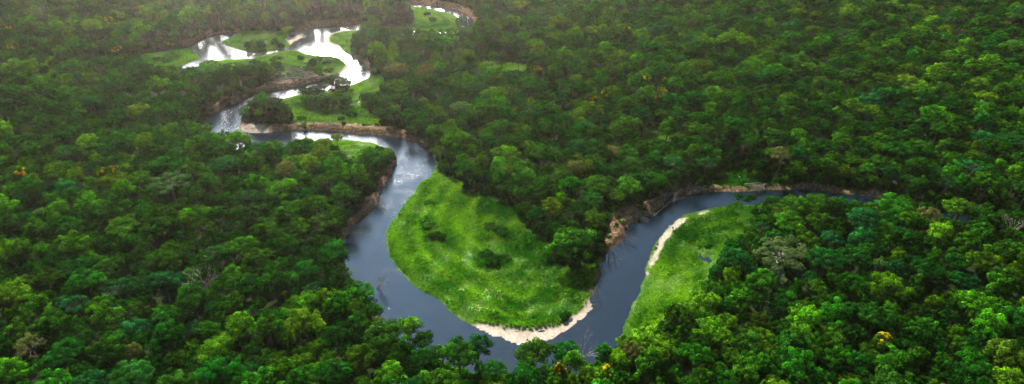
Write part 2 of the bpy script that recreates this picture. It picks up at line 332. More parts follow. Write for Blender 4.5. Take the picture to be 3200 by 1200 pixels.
# crown prototypes are modelled with crown radius 5 m; tree origin on the ground
def make_proto(kind, seed, H=13.0, dens=1.0):
    rg = np.random.default_rng(seed); rr = random.Random(seed); R = 5.0; lobes = []
    if kind == 'dome': n, flat, lo = 44, 0.75, -0.2
    elif kind == 'broad': n, flat, lo = 50, 0.42, -0.05
    elif kind == 'tall': n, flat, lo = 44, 1.1, -0.5
    elif kind == 'open': n, flat, lo = 26, 0.60, -0.1
    elif kind == 'umbrella': n, flat, lo = 34, 0.16, -0.2
    elif kind == 'full': n, flat, lo = 56, 1.25, -0.92
    zc = H - R * flat * 0.82
    wob = rr.uniform(0, 6); asym = rr.uniform(.12, .3)
    for i in range(n):
        for _ in range(12):
            u = (i + .5) / n; z = 1 - u * (1 - lo); th = i * 2.39996 + rr.uniform(-.5, .5)
            rad = math.sqrt(max(0, 1 - max(z, -0.98) ** 2)); k = rr.uniform(.58, .95) * (1 + asym * math.sin(th * 2 + wob))
            p = np.array([math.cos(th) * rad * R * k, math.sin(th) * rad * R * k, zc + z * R * flat * rr.uniform(.55, 1.08)]); break
        r = R * rr.uniform(.13, .27) * (0.8 if kind in ('open', 'umbrella') else 1); lobes.append((p, r))
    if kind in ('dome', 'tall', 'broad', 'full'):
        for i in range(5): lobes.append((np.array([rr.uniform(-.4, .4) * R, rr.uniform(-.4, .4) * R, zc + rr.uniform(-.2, .25) * R * flat]), R * .36))
    PP = []; NN = []; TT = []
    C = np.array([l[0] for l in lobes]); RR = np.array([l[1] for l in lobes])
    vs = 0.62 if kind in ('dome', 'tall', 'full') else (0.5 if kind == 'broad' else 0.4)
    for i, (c, r) in enumerate(lobes):
        m = int(r * r * 92 * dens * (0.75 if kind == 'open' else 1))
        d = rg.normal(0, 1, (m, 3)); d[:, 2] += 0.45; d /= np.linalg.norm(d, axis=1, keepdims=True)
        sub = rg.normal(0, 1, (8, 3)); sub[:, 2] += .5; sub /= np.linalg.norm(sub, axis=1, keepdims=True)
        bump = np.clip((d @ sub.T - 0.72) / 0.28, 0, 1).max(1)
        rad = r * (0.66 + 0.50 * np.sqrt(bump)) * rg.uniform(.88, 1.06, m) * np.where(rg.random(m) < .05, rg.uniform(1.1, 1.35, m), 1)
        p = c + d * rad[:, None] * np.array([1, 1, vs + .2])
        dd = np.linalg.norm((p[:, None] - C[None]) / np.array([1, 1, vs + .2]), axis=2) / RR[None]; dd[:, i] = 9
        keep = dd.min(1) > 0.72; PP.append(p[keep]); nn = d.copy(); nn[:, 2] += 0.25; NN.append(nn[keep])
        TT.append(np.clip(rg.normal(0.5, .22, m) + rr.uniform(-.38, .38) , 0, 1)[keep])
    P = np.concatenate(PP); Nn = np.concatenate(NN)
    V, Q = leaves(P, Nn, 0.40, rg); crown = (V, Q, np.concatenate(TT))
    acc = Acc(); fork = (rr.uniform(-.4, .4), rr.uniform(-.4, .4), zc - R * flat * (0.5 if kind != 'umbrella' else 3.2))
    limb(acc, (0, 0, -0.6), fork, 0.36, 0.24, .04, rr, 5, 7)
    for i, (c, r) in enumerate(lobes):
        if i % 4 == 0 or kind in ('open', 'umbrella'): limb(acc, fork, tuple(c), 0.15, 0.035, .12, rr, 4, 4)
    return crown, acc.get(), (zc - 0, H)
PROTO = {}
shape_for = {'deep': ('dome', 'tall', 'broad', 'full', 'full'), 'green': ('dome', 'broad', 'tall', 'full'), 'bright': ('dome', 'tall', 'dome'), 'lime': ('dome', 'broad', 'tall', 'full'),
             'teal': ('broad', 'open', 'dome'), 'olive': ('dome', 'broad', 'open', 'full'), 'pale': ('open', 'broad', 'dome'), 'brown': ('broad', 'dome', 'open')}
shape_word = {'dome': 'round-crowned', 'broad': 'broad-crowned', 'tall': 'tall-crowned', 'open': 'loose-crowned', 'umbrella': 'flat-topped', 'full': 'full-skirted'}
sd = 100
for sp_, shapes in shape_for.items():
    for v, kind in enumerate(shapes):
        sd += 1; cr_, tk_, (zc_, H_) = make_proto(kind, sd)
        cm = mesh_np('crown', cr_[0], cr_[1], [LM[sp_]], tint=cr_[2]); tm = mesh_np('trunk', tk_[0], tk_[1], [M_pale if sp_ == 'pale' else M_bark], smooth=True)
        nv = len(cr_[0]); Vb = np.concatenate([cr_[0], tk_[0]]); Qb = np.concatenate([cr_[1], tk_[1] + nv])
        both = mesh_np('tree', Vb, Qb, [LM[sp_], M_bark], np.r_[np.zeros(len(cr_[1])), np.ones(len(tk_[1]))], np.r_[cr_[2], np.zeros(len(tk_[1]))])
        PROTO[(sp_, v)] = dict(kind=kind, crown=cm, trunk=tm, both=both)
PK = list(PROTO)

# ------------------------------------------------------------------ object helpers
def tag(o, label=None, cat=None, group=None, kind=None):
    if label: o['label'] = label
    if cat: o['category'] = cat
    if group: o['group'] = group
    if kind: o['kind'] = kind
    return o
def link(name, me, parent=None, loc=(0, 0, 0)):
    o = bpy.data.objects.new(name, me); COL.objects.link(o); o.location = loc
    if parent: o.parent = parent
    return o

# ------------------------------------------------------------------ ground sheet
def axis(lo, hi, step, far):
    c = list(np.arange(lo, hi + .01, step)); s = step; a = lo; b = hi; L1 = []; L2 = []
    while a > -far: s *= 1.35; a -= s; L1.append(a)
    s = step
    while b < far: s *= 1.35; b += s; L2.append(b)
    return np.array(L1[::-1] + c + L2)
ax = axis(-400, 400, 0.95, 6000); ay = axis(96, 560, 0.95, 6000)
X, Y = np.meshgrid(ax, ay); Z = height(X.ravel(), Y.ravel()).reshape(X.shape)
g, s, d = masks(X.ravel(), Y.ravel())
nx, ny = len(ax), len(ay); idx = np.arange(nx * ny).reshape(ny, nx)
Q = np.stack([idx[:-1, :-1], idx[:-1, 1:], idx[1:, 1:], idx[1:, :-1]], -1).reshape(-1, 4)
m, nt, out = mat('ground_cover')
at = N(nt, 'ShaderNodeAttribute', attribute_name='zone'); sx = N(nt, 'ShaderNodeSeparateColor'); L(nt, at.outputs['Color'], sx.inputs[0])
geo = N(nt, 'ShaderNodeNewGeometry'); pos = geo.outputs['Position']
n1 = noise(nt, 0.12, 6, pos); n2 = noise(nt, 0.9, 5, pos, .65); n3 = noise(nt, 0.035, 3, pos)
floor_c = ramp(nt, n2, [(0.3, (0.010, 0.020, 0.006)), (0.7, (0.030, 0.055, 0.012))])
g1 = ramp(nt, n2, [(0.28, (0.022, 0.080, 0.006)), (0.5, (0.050, 0.150, 0.009)), (0.72, (0.110, 0.230, 0.020))])
g2 = ramp(nt, n2, [(0.3, (0.110, 0.200, 0.030)), (0.7, (0.240, 0.330, 0.070))])
gf = N(nt, 'ShaderNodeMapRange'); L(nt, n1, gf.inputs[0]); gf.inputs[1].default_value = 0.50; gf.inputs[2].default_value = 0.68
grass_c = mixc(nt, gf.outputs[0], g1, g2)
sand_c = ramp(nt, n2, [(0.3, (0.50, 0.38, 0.28)), (0.7, (0.80, 0.68, 0.55))])
dirt_c = ramp(nt, n2, [(0.30, (0.05, 0.030, 0.018)), (0.5, (0.24, 0.14, 0.07)), (0.68, (0.55, 0.38, 0.22))])
c1 = mixc(nt, sx.outputs[0], floor_c, grass_c); c2 = mixc(nt, sx.outputs[2], c1, dirt_c); c3 = mixc(nt, sx.outputs[1], c2, sand_c)
sz = N(nt, 'ShaderNodeSeparateXYZ'); L(nt, pos, sz.inputs[0])
wetf = N(nt, 'ShaderNodeMapRange'); L(nt, sz.outputs[2], wetf.inputs[0]); wetf.inputs[1].default_value = 0.10; wetf.inputs[2].default_value = -0.5; wetf.inputs[3].default_value = 0; wetf.inputs[4].default_value = 1
bed_c = mixc(nt, sx.outputs[1], (0.035, 0.024, 0.014), (0.22, 0.12, 0.05))
c4 = mixc(nt, wetf.outputs[0], c3, bed_c)
pb = N(nt, 'ShaderNodeBsdfPrincipled', Roughness=0.85); pb.inputs['Specular IOR Level'].default_value = 0.15; L(nt, c4, pb.inputs['Base Color'])
bp = N(nt, 'ShaderNodeBump', Strength=0.7, Distance=0.4); L(nt, n2, bp.inputs['Height']); L(nt, bp.outputs[0], pb.inputs['Normal']); L(nt, pb.outputs[0], out.inputs[0])
gm = mesh_np('ground', np.stack([X.ravel(), Y.ravel(), Z.ravel()], 1), Q, [m], smooth=True)
ca = gm.attributes.new('zone', 'FLOAT_COLOR', 'POINT'); ca.data.foreach_set('color', np.stack([g, s, d, np.ones_like(g)], 1).astype(np.float32).ravel())
tag(link('ground', gm), 'forest floor, meadows and river banks', None, None, 'structure')

# ------------------------------------------------------------------ water
m, nt, out = mat('river_water')
geo = N(nt, 'ShaderNodeNewGeometry'); mp = N(nt, 'ShaderNodeMapping'); L(nt, geo.outputs['Position'], mp.inputs[0]); mp.inputs['Scale'].default_value = (1, 1.6, 1)
w1 = noise(nt, 2.2, 4, mp.outputs[0]); w2 = noise(nt, 0.12, 3, geo.outputs['Position'])
mu = N(nt, 'ShaderNodeMath', operation='MULTIPLY'); L(nt, w1, mu.inputs[0]); L(nt, w2, mu.inputs[1])
bp = N(nt, 'ShaderNodeBump', Strength=0.6, Distance=0.12); L(nt, mu.outputs[0], bp.inputs['Height'])
tr = N(nt, 'ShaderNodeBsdfTransparent'); tr.inputs[0].default_value = (0.46, 0.36, 0.26, 1)
sky_tint = N(nt, 'ShaderNodeBsdfDiffuse'); sky_tint.inputs[0].default_value = (0.012, 0.030, 0.052, 1)  # blue of the reflected sky painted into the water's body colour
body = N(nt, 'ShaderNodeMixShader'); body.inputs[0].default_value = 0.5; L(nt, tr.outputs[0], body.inputs[1]); L(nt, sky_tint.outputs[0], body.inputs[2])
gl = N(nt, 'ShaderNodeBsdfGlossy', Roughness=0.06); gl.inputs[0].default_value = (1, 1, 1, 1); L(nt, bp.outputs[0], gl.inputs['Normal'])
fr = N(nt, 'ShaderNodeFresnel', IOR=2.1); L(nt, bp.outputs[0], fr.inputs['Normal'])
ms = N(nt, 'ShaderNodeMixShader'); L(nt, fr.outputs[0], ms.inputs[0]); L(nt, body.outputs[0], ms.inputs[1]); L(nt, gl.outputs[0], ms.inputs[2]); L(nt, ms.outputs[0], out.inputs[0])
def sheet(name, x0, x1, y0, y1, z, m):
    return mesh_np(name, [(x0, y0, z), (x1, y0, z), (x1, y1, z), (x0, y1, z)], [(0, 1, 2, 3)], [m])
tag(link('river', sheet('river', -560, 560, 70, 690, 0.0, m)), 'winding river water', None, None, 'structure')

# ------------------------------------------------------------------ where trees may stand
OPEN = [np.array(p, float) for p in ([RIVER, POOL] + [GRASS[k] for k in GRASS if k not in ()] + SAND + DIRT)]
HID = [np.array(p, float) for p in HIDE]
OPENB = [(p, p.min(0), p.max(0)) for p in OPEN]
def is_open(px, py):
    r = np.zeros(px.shape, bool)
    for p, lo, hi in OPENB:
        k = (px > lo[0]) & (px < hi[0]) & (py > lo[1]) & (py < hi[1]) & ~r
        if k.any(): r[k] |= inside(px[k], py[k], p)
    h = np.zeros(px.shape, bool)
    for p in HID: h |= inside(px, py, p)
    return r & ~h
def base_ok(x, y, r):
    x = np.asarray(x, float); y = np.asarray(y, float)
    return (samp(F_water, x, y, -60.) < -1.0 - 0.15 * r) & (samp(F_grass, x, y) < -0.4) & (samp(F_sand, x, y) < -0.5) & (samp(F_dirt, x, y) < np.where(y < 300, -0.6, 0.5))

def crown_clear(x, y, r, h):
    n = 0; tot = np.zeros(len(x)); hc = h * 0.78
    for dx, z in ((0, h * .97), (-.8, hc), (.8, hc), (-.5, hc * 1.12), (.5, hc * 1.12), (0, hc * .75)):
        px, py = proj(x + dx * r, y, z); tot += is_open(px, py)
    return tot == 0
CELL = 6.5; grid = {}; TREES = []     # (x, y, r, h, proto key, rot, special)
def free(x, y, r, f=0.74):
    ci, cj = int(x // CELL), int(y // CELL)
    for i in range(ci - 2, ci + 3):
        for j in range(cj - 2, cj + 3):
            for (a, b, q) in grid.get((i, j), ()):
                if (a - x) ** 2 + (b - y) ** 2 < (f * (r + q)) ** 2: return False
    return True
def put(x, y, r): grid.setdefault((int(x // CELL), int(y // CELL)), []).append((x, y, r))

# ---- special trees: pixel of crown centre, crown radius (m), height, species, variant, label, flowers
def crown_at(px, py, h, frac=0.8):
    p = unproj([(px, py)], h * frac)[0]; return float(p[0]), float(p[1])
SPECIAL = [
 (1785, 765, 8.2, 15.5, 'green', 0, 'large round dark-crowned tree at the lower right corner of the round meadow forest edge', None),
 (1724, 655, 5.4, 13, 'lime', 0, 'vivid yellow-green tree on the forest edge above the round meadow', None),
 (1799, 536, 4.4, 15, 'brown', 0, 'pinkish-brown crowned tree in the forest above the round meadow', None),
 (2904, 690, 5.6, 13, 'brown', 1, 'pinkish-brown tree on the near bank at the far right of the river', None),
 (99, 1095, 6.0, 14, 'brown', 2, 'grey-pink loose tree near the bottom left corner', None),
 (1129, 1130, 5.6, 15, 'olive', 0, 'olive-green tree at the bottom, left of the lowest river bend', None),
 (894, 536, 5.2, 14, 'brown', 1, 'brownish round tree left of the river in the middle forest', None),
 (1240, 225, 8.5, 15, 'brown', 1, 'large hazy brown-topped tree right of the upper river bend', None),
 (1330, 232, 6.5, 14, 'brown', 1, 'smaller hazy brown-topped tree right of the larger brown-topped one', None),
 (1290, 32, 0, 0, '', 0, '', None),
 (1490, 1075, 5.0, 15, 'teal', 2, 'tall blue-green tree overhanging the lowest river bend left of the sand bar', None),
 (1668, 1100, 6.2, 14, 'green', 1, 'broad green tree in front of the pale sand bar at the bottom', None),
 (1765, 1085, 4.4, 14, 'deep', 1, 'dark green tree just right of the one in front of the sand bar', None),
 (1270, 1030, 4.8, 14, 'bright', 0, 'bright green tree leaning over the near bank of the lower left river', None),
 (1655, 880, 0, 0, '', 0, '', None),
 (2030, 1080, 7.5, 13, 'bright', 0, 'bright green rounded tree at the foot of the right-hand grass strip', None),
 (2560, 640, 5.0, 11, 'bright', 0, 'small bright green tree jutting over the dark water on the right', None),
 (2475, 645, 4.6, 11, 'green', 0, 'green tree beside the small sand patch on the right river bank', None),
 (2790, 660, 8.0, 13, 'green', 1, 'broad green tree at the right end of the visible dark river', None),
 (1785, 1180, 0, 0, '', 0, '', None),
]
CLUMPS = [  # trees standing apart, in clumps among the meadows: base pixel, r, h
 (778, 376, 3.4, 6.5, 'green', 0, 'low green tree at the left tip of the wooded river point'), (806, 377, 4.0, 9.5, 'deep', 1, 'dark tree between the two flowering trees on the river point'),
 (833, 372, 4.6, 12, 'green', 2, 'tallest tree of the clump on the wooded river point'), (864, 376, 4.5, 11, 'deep', 0, 'dark green round tree right of the flowering trees on the river point'),
 (892, 380, 4.2, 8.0, 'deep', 2, 'dark tree at the right end of the clump on the river point'), (808, 366, 4.0, 9, 'olive', 0, 'olive tree at the back of the clump on the river point'),
 (958, 312, 4.0, 6.0, 'deep', 0, 'left dark low tree of the three on the upper central meadow'), (985, 310, 4.4, 7.0, 'deep', 1, 'middle dark low tree on the upper central meadow'),
 (1005, 306, 4.2, 6.6, 'deep', 2, 'right dark low tree of the row on the upper central meadow'),
 (965, 345, 3.8, 6.2, 'deep', 0, 'leftmost tree of the lower clump on the central meadow'), (992, 348, 4.6, 7.8, 'deep', 2, 'second tree from the left in the lower central meadow clump'),
 (1018, 350, 4.6, 9.0, 'green', 0, 'green tree in the middle of the lower central meadow clump'), (1042, 350, 4.2, 8.0, 'green', 1, 'broad green tree right of centre in the lower meadow clump'),
 (1068, 348, 4.8, 8.2, 'deep', 1, 'dark tree near the right end of the lower meadow clump'), (1084, 340, 4.0, 7.0, 'green', 2, 'rightmost tree of the lower central meadow clump'),
 (1048, 284, 5.8, 8.5, 'deep', 0, 'dark spreading tree alone beside the narrow river arm'), (1076, 286, 5.2, 7.0, 'deep', 2, 'dark tree touching the spreading one beside the narrow river arm'),
 (775, 150, 3.4, 4.0, 'deep', 0, 'left dark bush on the small grassy island'), (797, 150, 4.6, 5.2, 'lime', 0, 'yellow-green bushy tree in the middle of the grassy island'),
 (818, 150, 4.6, 4.6, 'deep', 2, 'dark low tree right of the yellow-green one on the island'), (862, 145, 3.4, 5.0, 'deep', 1, 'dark round tree alone at the right of the grassy island'),
 (880, 148, 3.4, 3.2, 'deep', 2, 'lowest dark bush at the right of the grassy island'),
 (978, 208, 3.6, 5.5, 'deep', 0, 'dark tree standing on the upper peninsula meadow'), (962, 232, 4.0, 5.5, 'deep', 1, 'dark tree on the lower edge of the upper peninsula'),
 (928, 236, 4.4, 6.0, 'olive', 0, 'olive tree above the brown bank of the upper peninsula'), (995, 234, 4.0, 4.6, 'deep', 2, 'low dark tree near the point of the upper peninsula'),
 (870, 236, 5.5, 9, 'deep', 0, 'dark hazy tree at the left end of the upper peninsula bank'), (818, 250, 7.5, 13, 'deep', 0, 'large dark round tree on the neck of the upper peninsula'),
 (1241, 66, 9.5, 17, 'deep', 0, 'big hazy dark tree left of the farthest meadow'), (1262, 68, 7, 13, 'deep', 2, 'hazy dark tree touching the farthest meadow on its left'),
 (1215, 62, 7, 12, 'olive', 0, 'hazy olive tree left of the big dark one by the farthest meadow'),
 (1440, 78, 4.0, 6, 'green', 0, 'small hazy tree on the bank beside the farthest bright water'),
 (1540, 1024 - 200, 0, 0, '', 0, ''),
]
BUSHES = [(1538, 815, 3.6, 3.2, 'largest dark bush in the middle of the round meadow'), (1575, 808, 2.6, 2.2, 'dark bush touching the right of the largest meadow bush'),
 (1515, 795, 2.2, 1.8, 'small bush just left above the largest meadow bush'), (1535, 715, 3.0, 2.4, 'dark bush above the middle of the round meadow'), (1568, 730, 2.8, 2.2, 'dark bush right of the upper meadow bush'),
 (1340, 708, 2.4, 1.9, 'upper of two small dark bushes at the left of the round meadow'), (1368, 742, 3.0, 2.3, 'lower of two small dark bushes at the left of the round meadow'),
 (1343, 634, 2.2, 1.2, 'faint low bush near the top left of the round meadow'), (1765, 990, 2.0, 2.0, 'dark green bush near the sand at the bottom right of the round meadow'),
 (1650, 905 - 160, 2.6, 2.0, 'low bush by the thin water streak on the round meadow'),
 (1335, 46, 2.4, 2.4, 'upper dark bush on the farthest meadow'), (1353, 64, 2.6, 2.6, 'lower dark bush on the farthest meadow'),
 (940, 184, 2.6, 2.4, 'left dark bush on the upper peninsula'), (998, 190, 2.4, 2.3, 'middle dark bush on the upper peninsula'), (1022, 199, 2.6, 2.4, 'right dark bush on the upper peninsula'),
 (1030, 222, 2.4, 2.0, 'dark bush by the sandy tip of the upper peninsula'), (868, 185, 3.4, 2.4, 'pale green bush on the top edge of the upper peninsula'), (852, 192, 2.6, 1.8, 'low bush left of the pale green one on the upper peninsula'),
 (1100, 362, 2.6, 3.2, 'round dark bush on the right of the central meadow'), (942, 372, 2.4, 2.4, 'dark bush by the brown bank of the central meadow'), (1065, 372, 1.8, 1.5, 'tiny bush low on the central meadow'),
 (523, 191, 2.6, 2.2, 'dark bush on the small left meadow'), (488, 186, 2.2, 1.8, 'small bush at the left of the small left meadow'),
 (2302, 643, 3.0, 1.6, 'low dark bush on the water edge of the right-hand meadow'), (2330, 612, 4.0, 3.0, 'dark overhanging shrub on the far right bank beside dead branches'),
 (2720, 0, 0, 0, '')]
FLOWER = [  # px, py (flower crown), r, h, label, base species, cover
 (786, 346, 2.6, 7, 'left yellow-flowering tree on the wooded river point', 1.0), (838, 346, 3.0, 7.5, 'right yellow-flowering tree on the wooded river point', 1.0),
 (1053, 431, 2.7, 8.0, 'lone yellowish round tree on the bank beside the curving river', .35), (371, 163, 3.8, 14, 'yellow-flowering tree above the left of the small left meadow', .9),
 (343, 70, 3.8, 13, 'yellow-flowering tree beside the grassy strip at upper left', .9), (445, 34, 3.2, 12, 'faint yellow tree above the grassy strip at upper left', .7),
 (31, 98, 3.0, 13, 'yellow-flowering tree at the left edge near the top', .9), (59, 143, 3.8, 13, 'upper right yellow-flowering tree of three at the left edge', .9),
 (37, 161, 3.0, 12, 'lowest yellow-flowering tree of three at the left edge', .8), (27, 147, 2.6, 12, 'leftmost yellow-flowering tree of three at the left edge', .7),
 (73, 556, 3.6, 14, 'yellow-flowering tree at the left edge halfway down', .8), (326, 551, 3.2, 14, 'left of two touching yellow-flowering trees in the left forest', .9),
 (356, 543, 3.6, 14, 'right of two touching yellow-flowering trees in the left forest', .7), (534, 142, 3.8, 8, 'yellow-topped small tree over the brown water at upper left', .6),
 (899, 90, 4.2, 6, 'yellow-green tree on the forest edge behind the grassy island', .4), (1804, 107, 4.2, 14, 'yellow-flowering tree high in the right forest, left of its pair', .7),
 (1957, 101, 3.8, 14, 'yellow-flowering tree high in the right forest near the top centre', .7), (1680, 227, 4.0, 14, 'yellow-orange flowering tree beside the clearing in the upper forest', .9),
 (2067, 294, 3.6, 14, 'brightest yellow-flowering tree in the upper right forest', 1.0), (2057, 314, 2.2, 13, 'tiny yellow tree just below the brightest flowering one', .9),
 (2019, 254, 2.4, 14, 'small yellowish tree above left of the brightest flowering one', .5), (2077, 262, 2.2, 14, 'small yellowish tree above the brightest flowering one', .5),
 (1889, 307, 2.6, 14, 'right of two small yellow trees in the middle of the upper forest', .8), (1855, 320, 2.2, 13, 'left of two small yellow trees in the middle of the upper forest', .8),
 (1748, 1168, 2.4, 12, 'orange-yellow flowering tree at the bottom edge below the sand bar', .65), (2757, 1082, 3.8, 14, 'orange-yellow tree in the lower right forest', .7),
 (1895, 1176, 2.6, 12, 'dull yellow tree at the bottom edge right of the orange one', .15), (290, 290, 0, 0, '', 0)]

def build_tree(name, x, y, r, h, key, label, cat, group=None, rot=None, zoff=0):
    p = PROTO[key]; z = ground_z(x, y) + zoff
    e = tag(bpy.data.objects.new(name, None), label, cat, group); COL.objects.link(e); e.location = (x, y, z)
    e.rotation_euler.z = random.uniform(0, 6.28) if rot is None else rot; e.scale = (r / 5, r / 5, h / 13)
    c = link('crown', p['crown'], e); t = link('trunk', p['trunk'], e); return e
NAMED_TREES = []
for (px, py, r, h, sp_, v, lab, _) in SPECIAL:
    if r == 0: continue
    h *= .8; r *= .9
    x, y = crown_at(px, py, h); put(x, y, r * .9); build_tree('broadleaf_tree', x, y, r, h, (sp_, 3 if r > 8 and px < 1800 and py > 600 else v), lab, 'tree')
for (px, py, r, h, sp_, v, lab) in CLUMPS:
    if r == 0: continue
    if py < 160 and px < 900: r *= .72
    if 810 < px < 1000 and 200 < py < 260: r *= .8; h *= .8
    if 950 < px < 1090 and 300 < py < 352: py -= 9; r *= .82; h *= .8
    x, y = unproj([(px, py)], 1.0)[0]; put(x, y, r * .8); build_tree('broadleaf_tree', float(x), float(y), r, h, (sp_, {'deep': 3 + v % 2}.get(sp_, 3)), lab, 'tree')
# bushes: crown only, set down on the grass
def bush_mesh(seed, m):
    rg = np.random.default_rng(seed); rr = random.Random(seed); PP = []; NN = []; TT = []
    for i in range(9):
        th = rr.uniform(0, 6.28); q = rr.uniform(0, .62); c = np.array([math.cos(th) * q, math.sin(th) * q, rr.uniform(.25, .55)]); r = rr.uniform(.26, .45)
        n = int(r * r * 1500); d_ = rg.normal(0, 1, (n, 3)); d_[:, 2] += .35; d_ /= np.linalg.norm(d_, axis=1, keepdims=True)
        PP.append(c + d_ * r * rg.uniform(.8, 1.1, (n, 1))); NN.append(d_); TT.append(np.clip(rg.normal(.5, .25, n), 0, 1))
    P = np.concatenate(PP); P[:, 2] = np.maximum(P[:, 2], 0.02); V, Q = leaves(P, np.concatenate(NN), 0.13, rg)
    return mesh_np('shrub', V, Q, [m], tint=np.concatenate(TT))
SHRUB = [bush_mesh(300 + i, LM[k]) for i, k in enumerate(('deep', 'green', 'green', 'bright', 'deep', 'olive'))]
for i, (px, py, r, h, lab) in enumerate(BUSHES):
    if r == 0: continue
    x, y = unproj([(px, py)], 1.0)[0]; o = link('bush', SHRUB[(5 if 'pale' in lab else (1 if i % 2 else 0))], None, (x, y, ground_z(x, y) - .1))
    o.scale = (r * 1.25, r, h * .95); o.rotation_euler.z = random.uniform(0, 6.28); tag(o, lab, 'bush')
def blossom_mesh(seed, cover):
    rg = np.random.default_rng(seed); rr = random.Random(seed); PP = []; NN = []
    for i in range(int(4 + 7 * cover)):
        th = rr.uniform(0, 6.28); z = rr.uniform(.45, 1); q = math.sqrt(1 - z * z) * rr.uniform(.8, 1) * 4.4; c = np.array([math.cos(th) * q, math.sin(th) * q, 9.8 + z * 3.3]); r = rr.uniform(.7, 1.35)
        n = int(r * r * 75); d_ = rg.normal(0, 1, (n, 3)); d_[:, 2] += .8; d_ /= np.linalg.norm(d_, axis=1, keepdims=True); PP.append(c + d_ * r * rg.uniform(.6, 1.15, (n, 1)) * (1, 1, .7)); NN.append(d_)
    P = np.concatenate(PP); V, Q = leaves(P, np.concatenate(NN), .5, rg); return mesh_np('blossom', V, Q, [M_blossom], tint=rg.random(len(Q)))
for i, (px, py, r, h, lab, cov) in enumerate(FLOWER):
    if r == 0: continue
    h = min(h, 11); r *= .9
    x, y = crown_at(px, py, h, .85); put(x, y, r * .7)
    e = build_tree('flowering_tree', x, y, r, h, ('lime' if cov < .6 else 'olive', 0), lab, 'tree', 'yellow-flowering trees scattered through the forest'); link('blossom', blossom_mesh(500 + i, cov), e)
# flat-topped trees with pale forked limbs, and bare trees
M_umb = leaf_mat('foliage_umbrella', (0.030, 0.075, 0.020), (0.070, 0.135, 0.040))
for (px, py, r, h, lab, sd_) in [(535, 578, 8.5, 13.5, 'wide flat-topped grey-green tree with white forked trunk in the left forest', 901),
                            (2440, 800, 10, 12.5, 'widest flat-topped tree with bare pale limbs showing, in the lower right forest', 902)]:
    cr_, tk_, _z = make_proto('umbrella', sd_, 13, 1.2)
    x, y = crown_at(px, py, h, .95); put(x, y, r * .92); put(x, y - r * .9, r * .5)
    e = tag(bpy.data.objects.new('flat_topped_tree', None), lab, 'tree'); COL.objects.link(e); e.location = (x, y, ground_z(x, y)); e.scale = (r / 5, r / 5, h / 13)
    link('crown', mesh_np('crown', cr_[0], cr_[1], [M_umb], tint=cr_[2]), e); link('trunk', mesh_np('trunk', tk_[0], tk_[1], [M_pale], smooth=True), e)
def bare_tree(px, py, h, lab, seed, name='bare_tree'):
    rr = random.Random(seed); x, y = crown_at(px, py, h, .8); put(x, y, 2.2); acc = Acc()
    pts = limb(acc, (0, 0, -.5), (rr.uniform(-.6, .6), 0, h * .5), .32, .2, .05, rr, 5, 7); top = pts[-1]
    for k in range(6):
        an = k * 1.05 + rr.uniform(-.3, .3); branchy(acc, pts[-1 - (k % 2)], top + Vector((math.cos(an) * h * .24, math.sin(an) * h * .24, h * rr.uniform(.22, .44))), .12, 2, rr, .6)
    V, Q = acc.get(); o = link(name, mesh_np(name, V, Q, [M_pale], smooth=True), None, (x, y, ground_z(x, y))); tag(o, lab, 'dead tree')
bare_tree(3157, 720, 11, 'dead grey leafless tree near the right edge below the river', 21)
bare_tree(1818, 1080, 12, 'pale leafless tree rising before the water at the bottom centre', 22)
bare_tree(122, 38, 15, 'leafless grey tree near the top left corner', 23)
bare_tree(633, 882, 14, 'thin white leafless tree in the lower left forest', 24)

# ---- the forest
cand = []
y0, y1 = 88.0, 640.0
half = lambda y: 0.745 * (y * cp + CAM_H * sp) + 45
for cls, n, ra, ha in ((0, 12000, (4.2, 6.2), (10, 13.5)), (1, 80000, (2.6, 3.9), (7.0, 10.6)), (2, 90000, (1.6, 2.4), (3.5, 7.5))):
    yy = np.sqrt(rng.uniform(y0 ** 2, y1 ** 2, n)) if False else rng.uniform(y0, y1, n); xx = rng.uniform(-1, 1, n) * half(yy)
    r = rng.uniform(*ra, n); h = (rng.uniform(*ha, n) + fbm(xx, yy, 45, 2) * 3.0) * (1 + .35 * sst(365, 415, yy) * sst(-26, -16, samp(F_water, xx, yy, -60.)))
    ok = base_ok(xx, yy, r); xx, yy, r, h = xx[ok], yy[ok], r[ok], h[ok]; ok = crown_clear(xx, yy, r, h)
    for a in zip(xx[ok].tolist(), yy[ok].tolist(), r[ok].tolist(), h[ok].tolist()):
        if cls == 0 and random.random() < .55: continue
        if free(a[0], a[1], a[2], .72 if cls else .84): put(a[0], a[1], a[2]); cand.append(a)
T = np.array(cand)
w = np.array([.30, .35, .17, .06, .075, .035, .004, .003]); spn = list(SPEC)
# species drift over the forest in patches
pn = fbm(T[:, 0], T[:, 1], 60, 2); keys = []
for i in range(len(T)):
    ww = w.copy(); ww[4] *= max(.1, 1 + 3 * pn[i]); ww[3] *= max(.1, 1 - 3 * pn[i]); ww[2] *= max(.2, 1 - 1.5 * pn[i]); ww /= ww.sum()
    keys.append((spn[rng.choice(8, p=ww)], int(rng.integers(3))))
Zg = height(T[:, 0], T[:, 1])
px, py = proj(T[:, 0], T[:, 1], Zg + T[:, 3] * .85); zc_ = T[:, 1] * cp - (T[:, 3] * .85 - CAM_H) * sp; rpx = T[:, 2] / zc_ * FPX
inview = (px > 15) & (px < 3185) & (py > 15) & (py < 1192)
order = np.argsort(-np.where(inview, rpx, -1)); big = set(order[:300].tolist())
ORD = ['first', 'second', 'third', 'fourth', 'fifth', 'sixth', 'seventh', 'eighth', 'ninth', 'tenth', 'eleventh', 'twelfth', 'thirteenth', 'fourteenth', 'fifteenth', 'sixteenth']
buck = {}
bands = [(1110, 'along the bottom edge'), (1010, 'in the second band up'), (900, 'in the third band up'), (780, 'in the fourth band up'), (640, 'in the fifth band up'), (-99, 'in the upper half')]
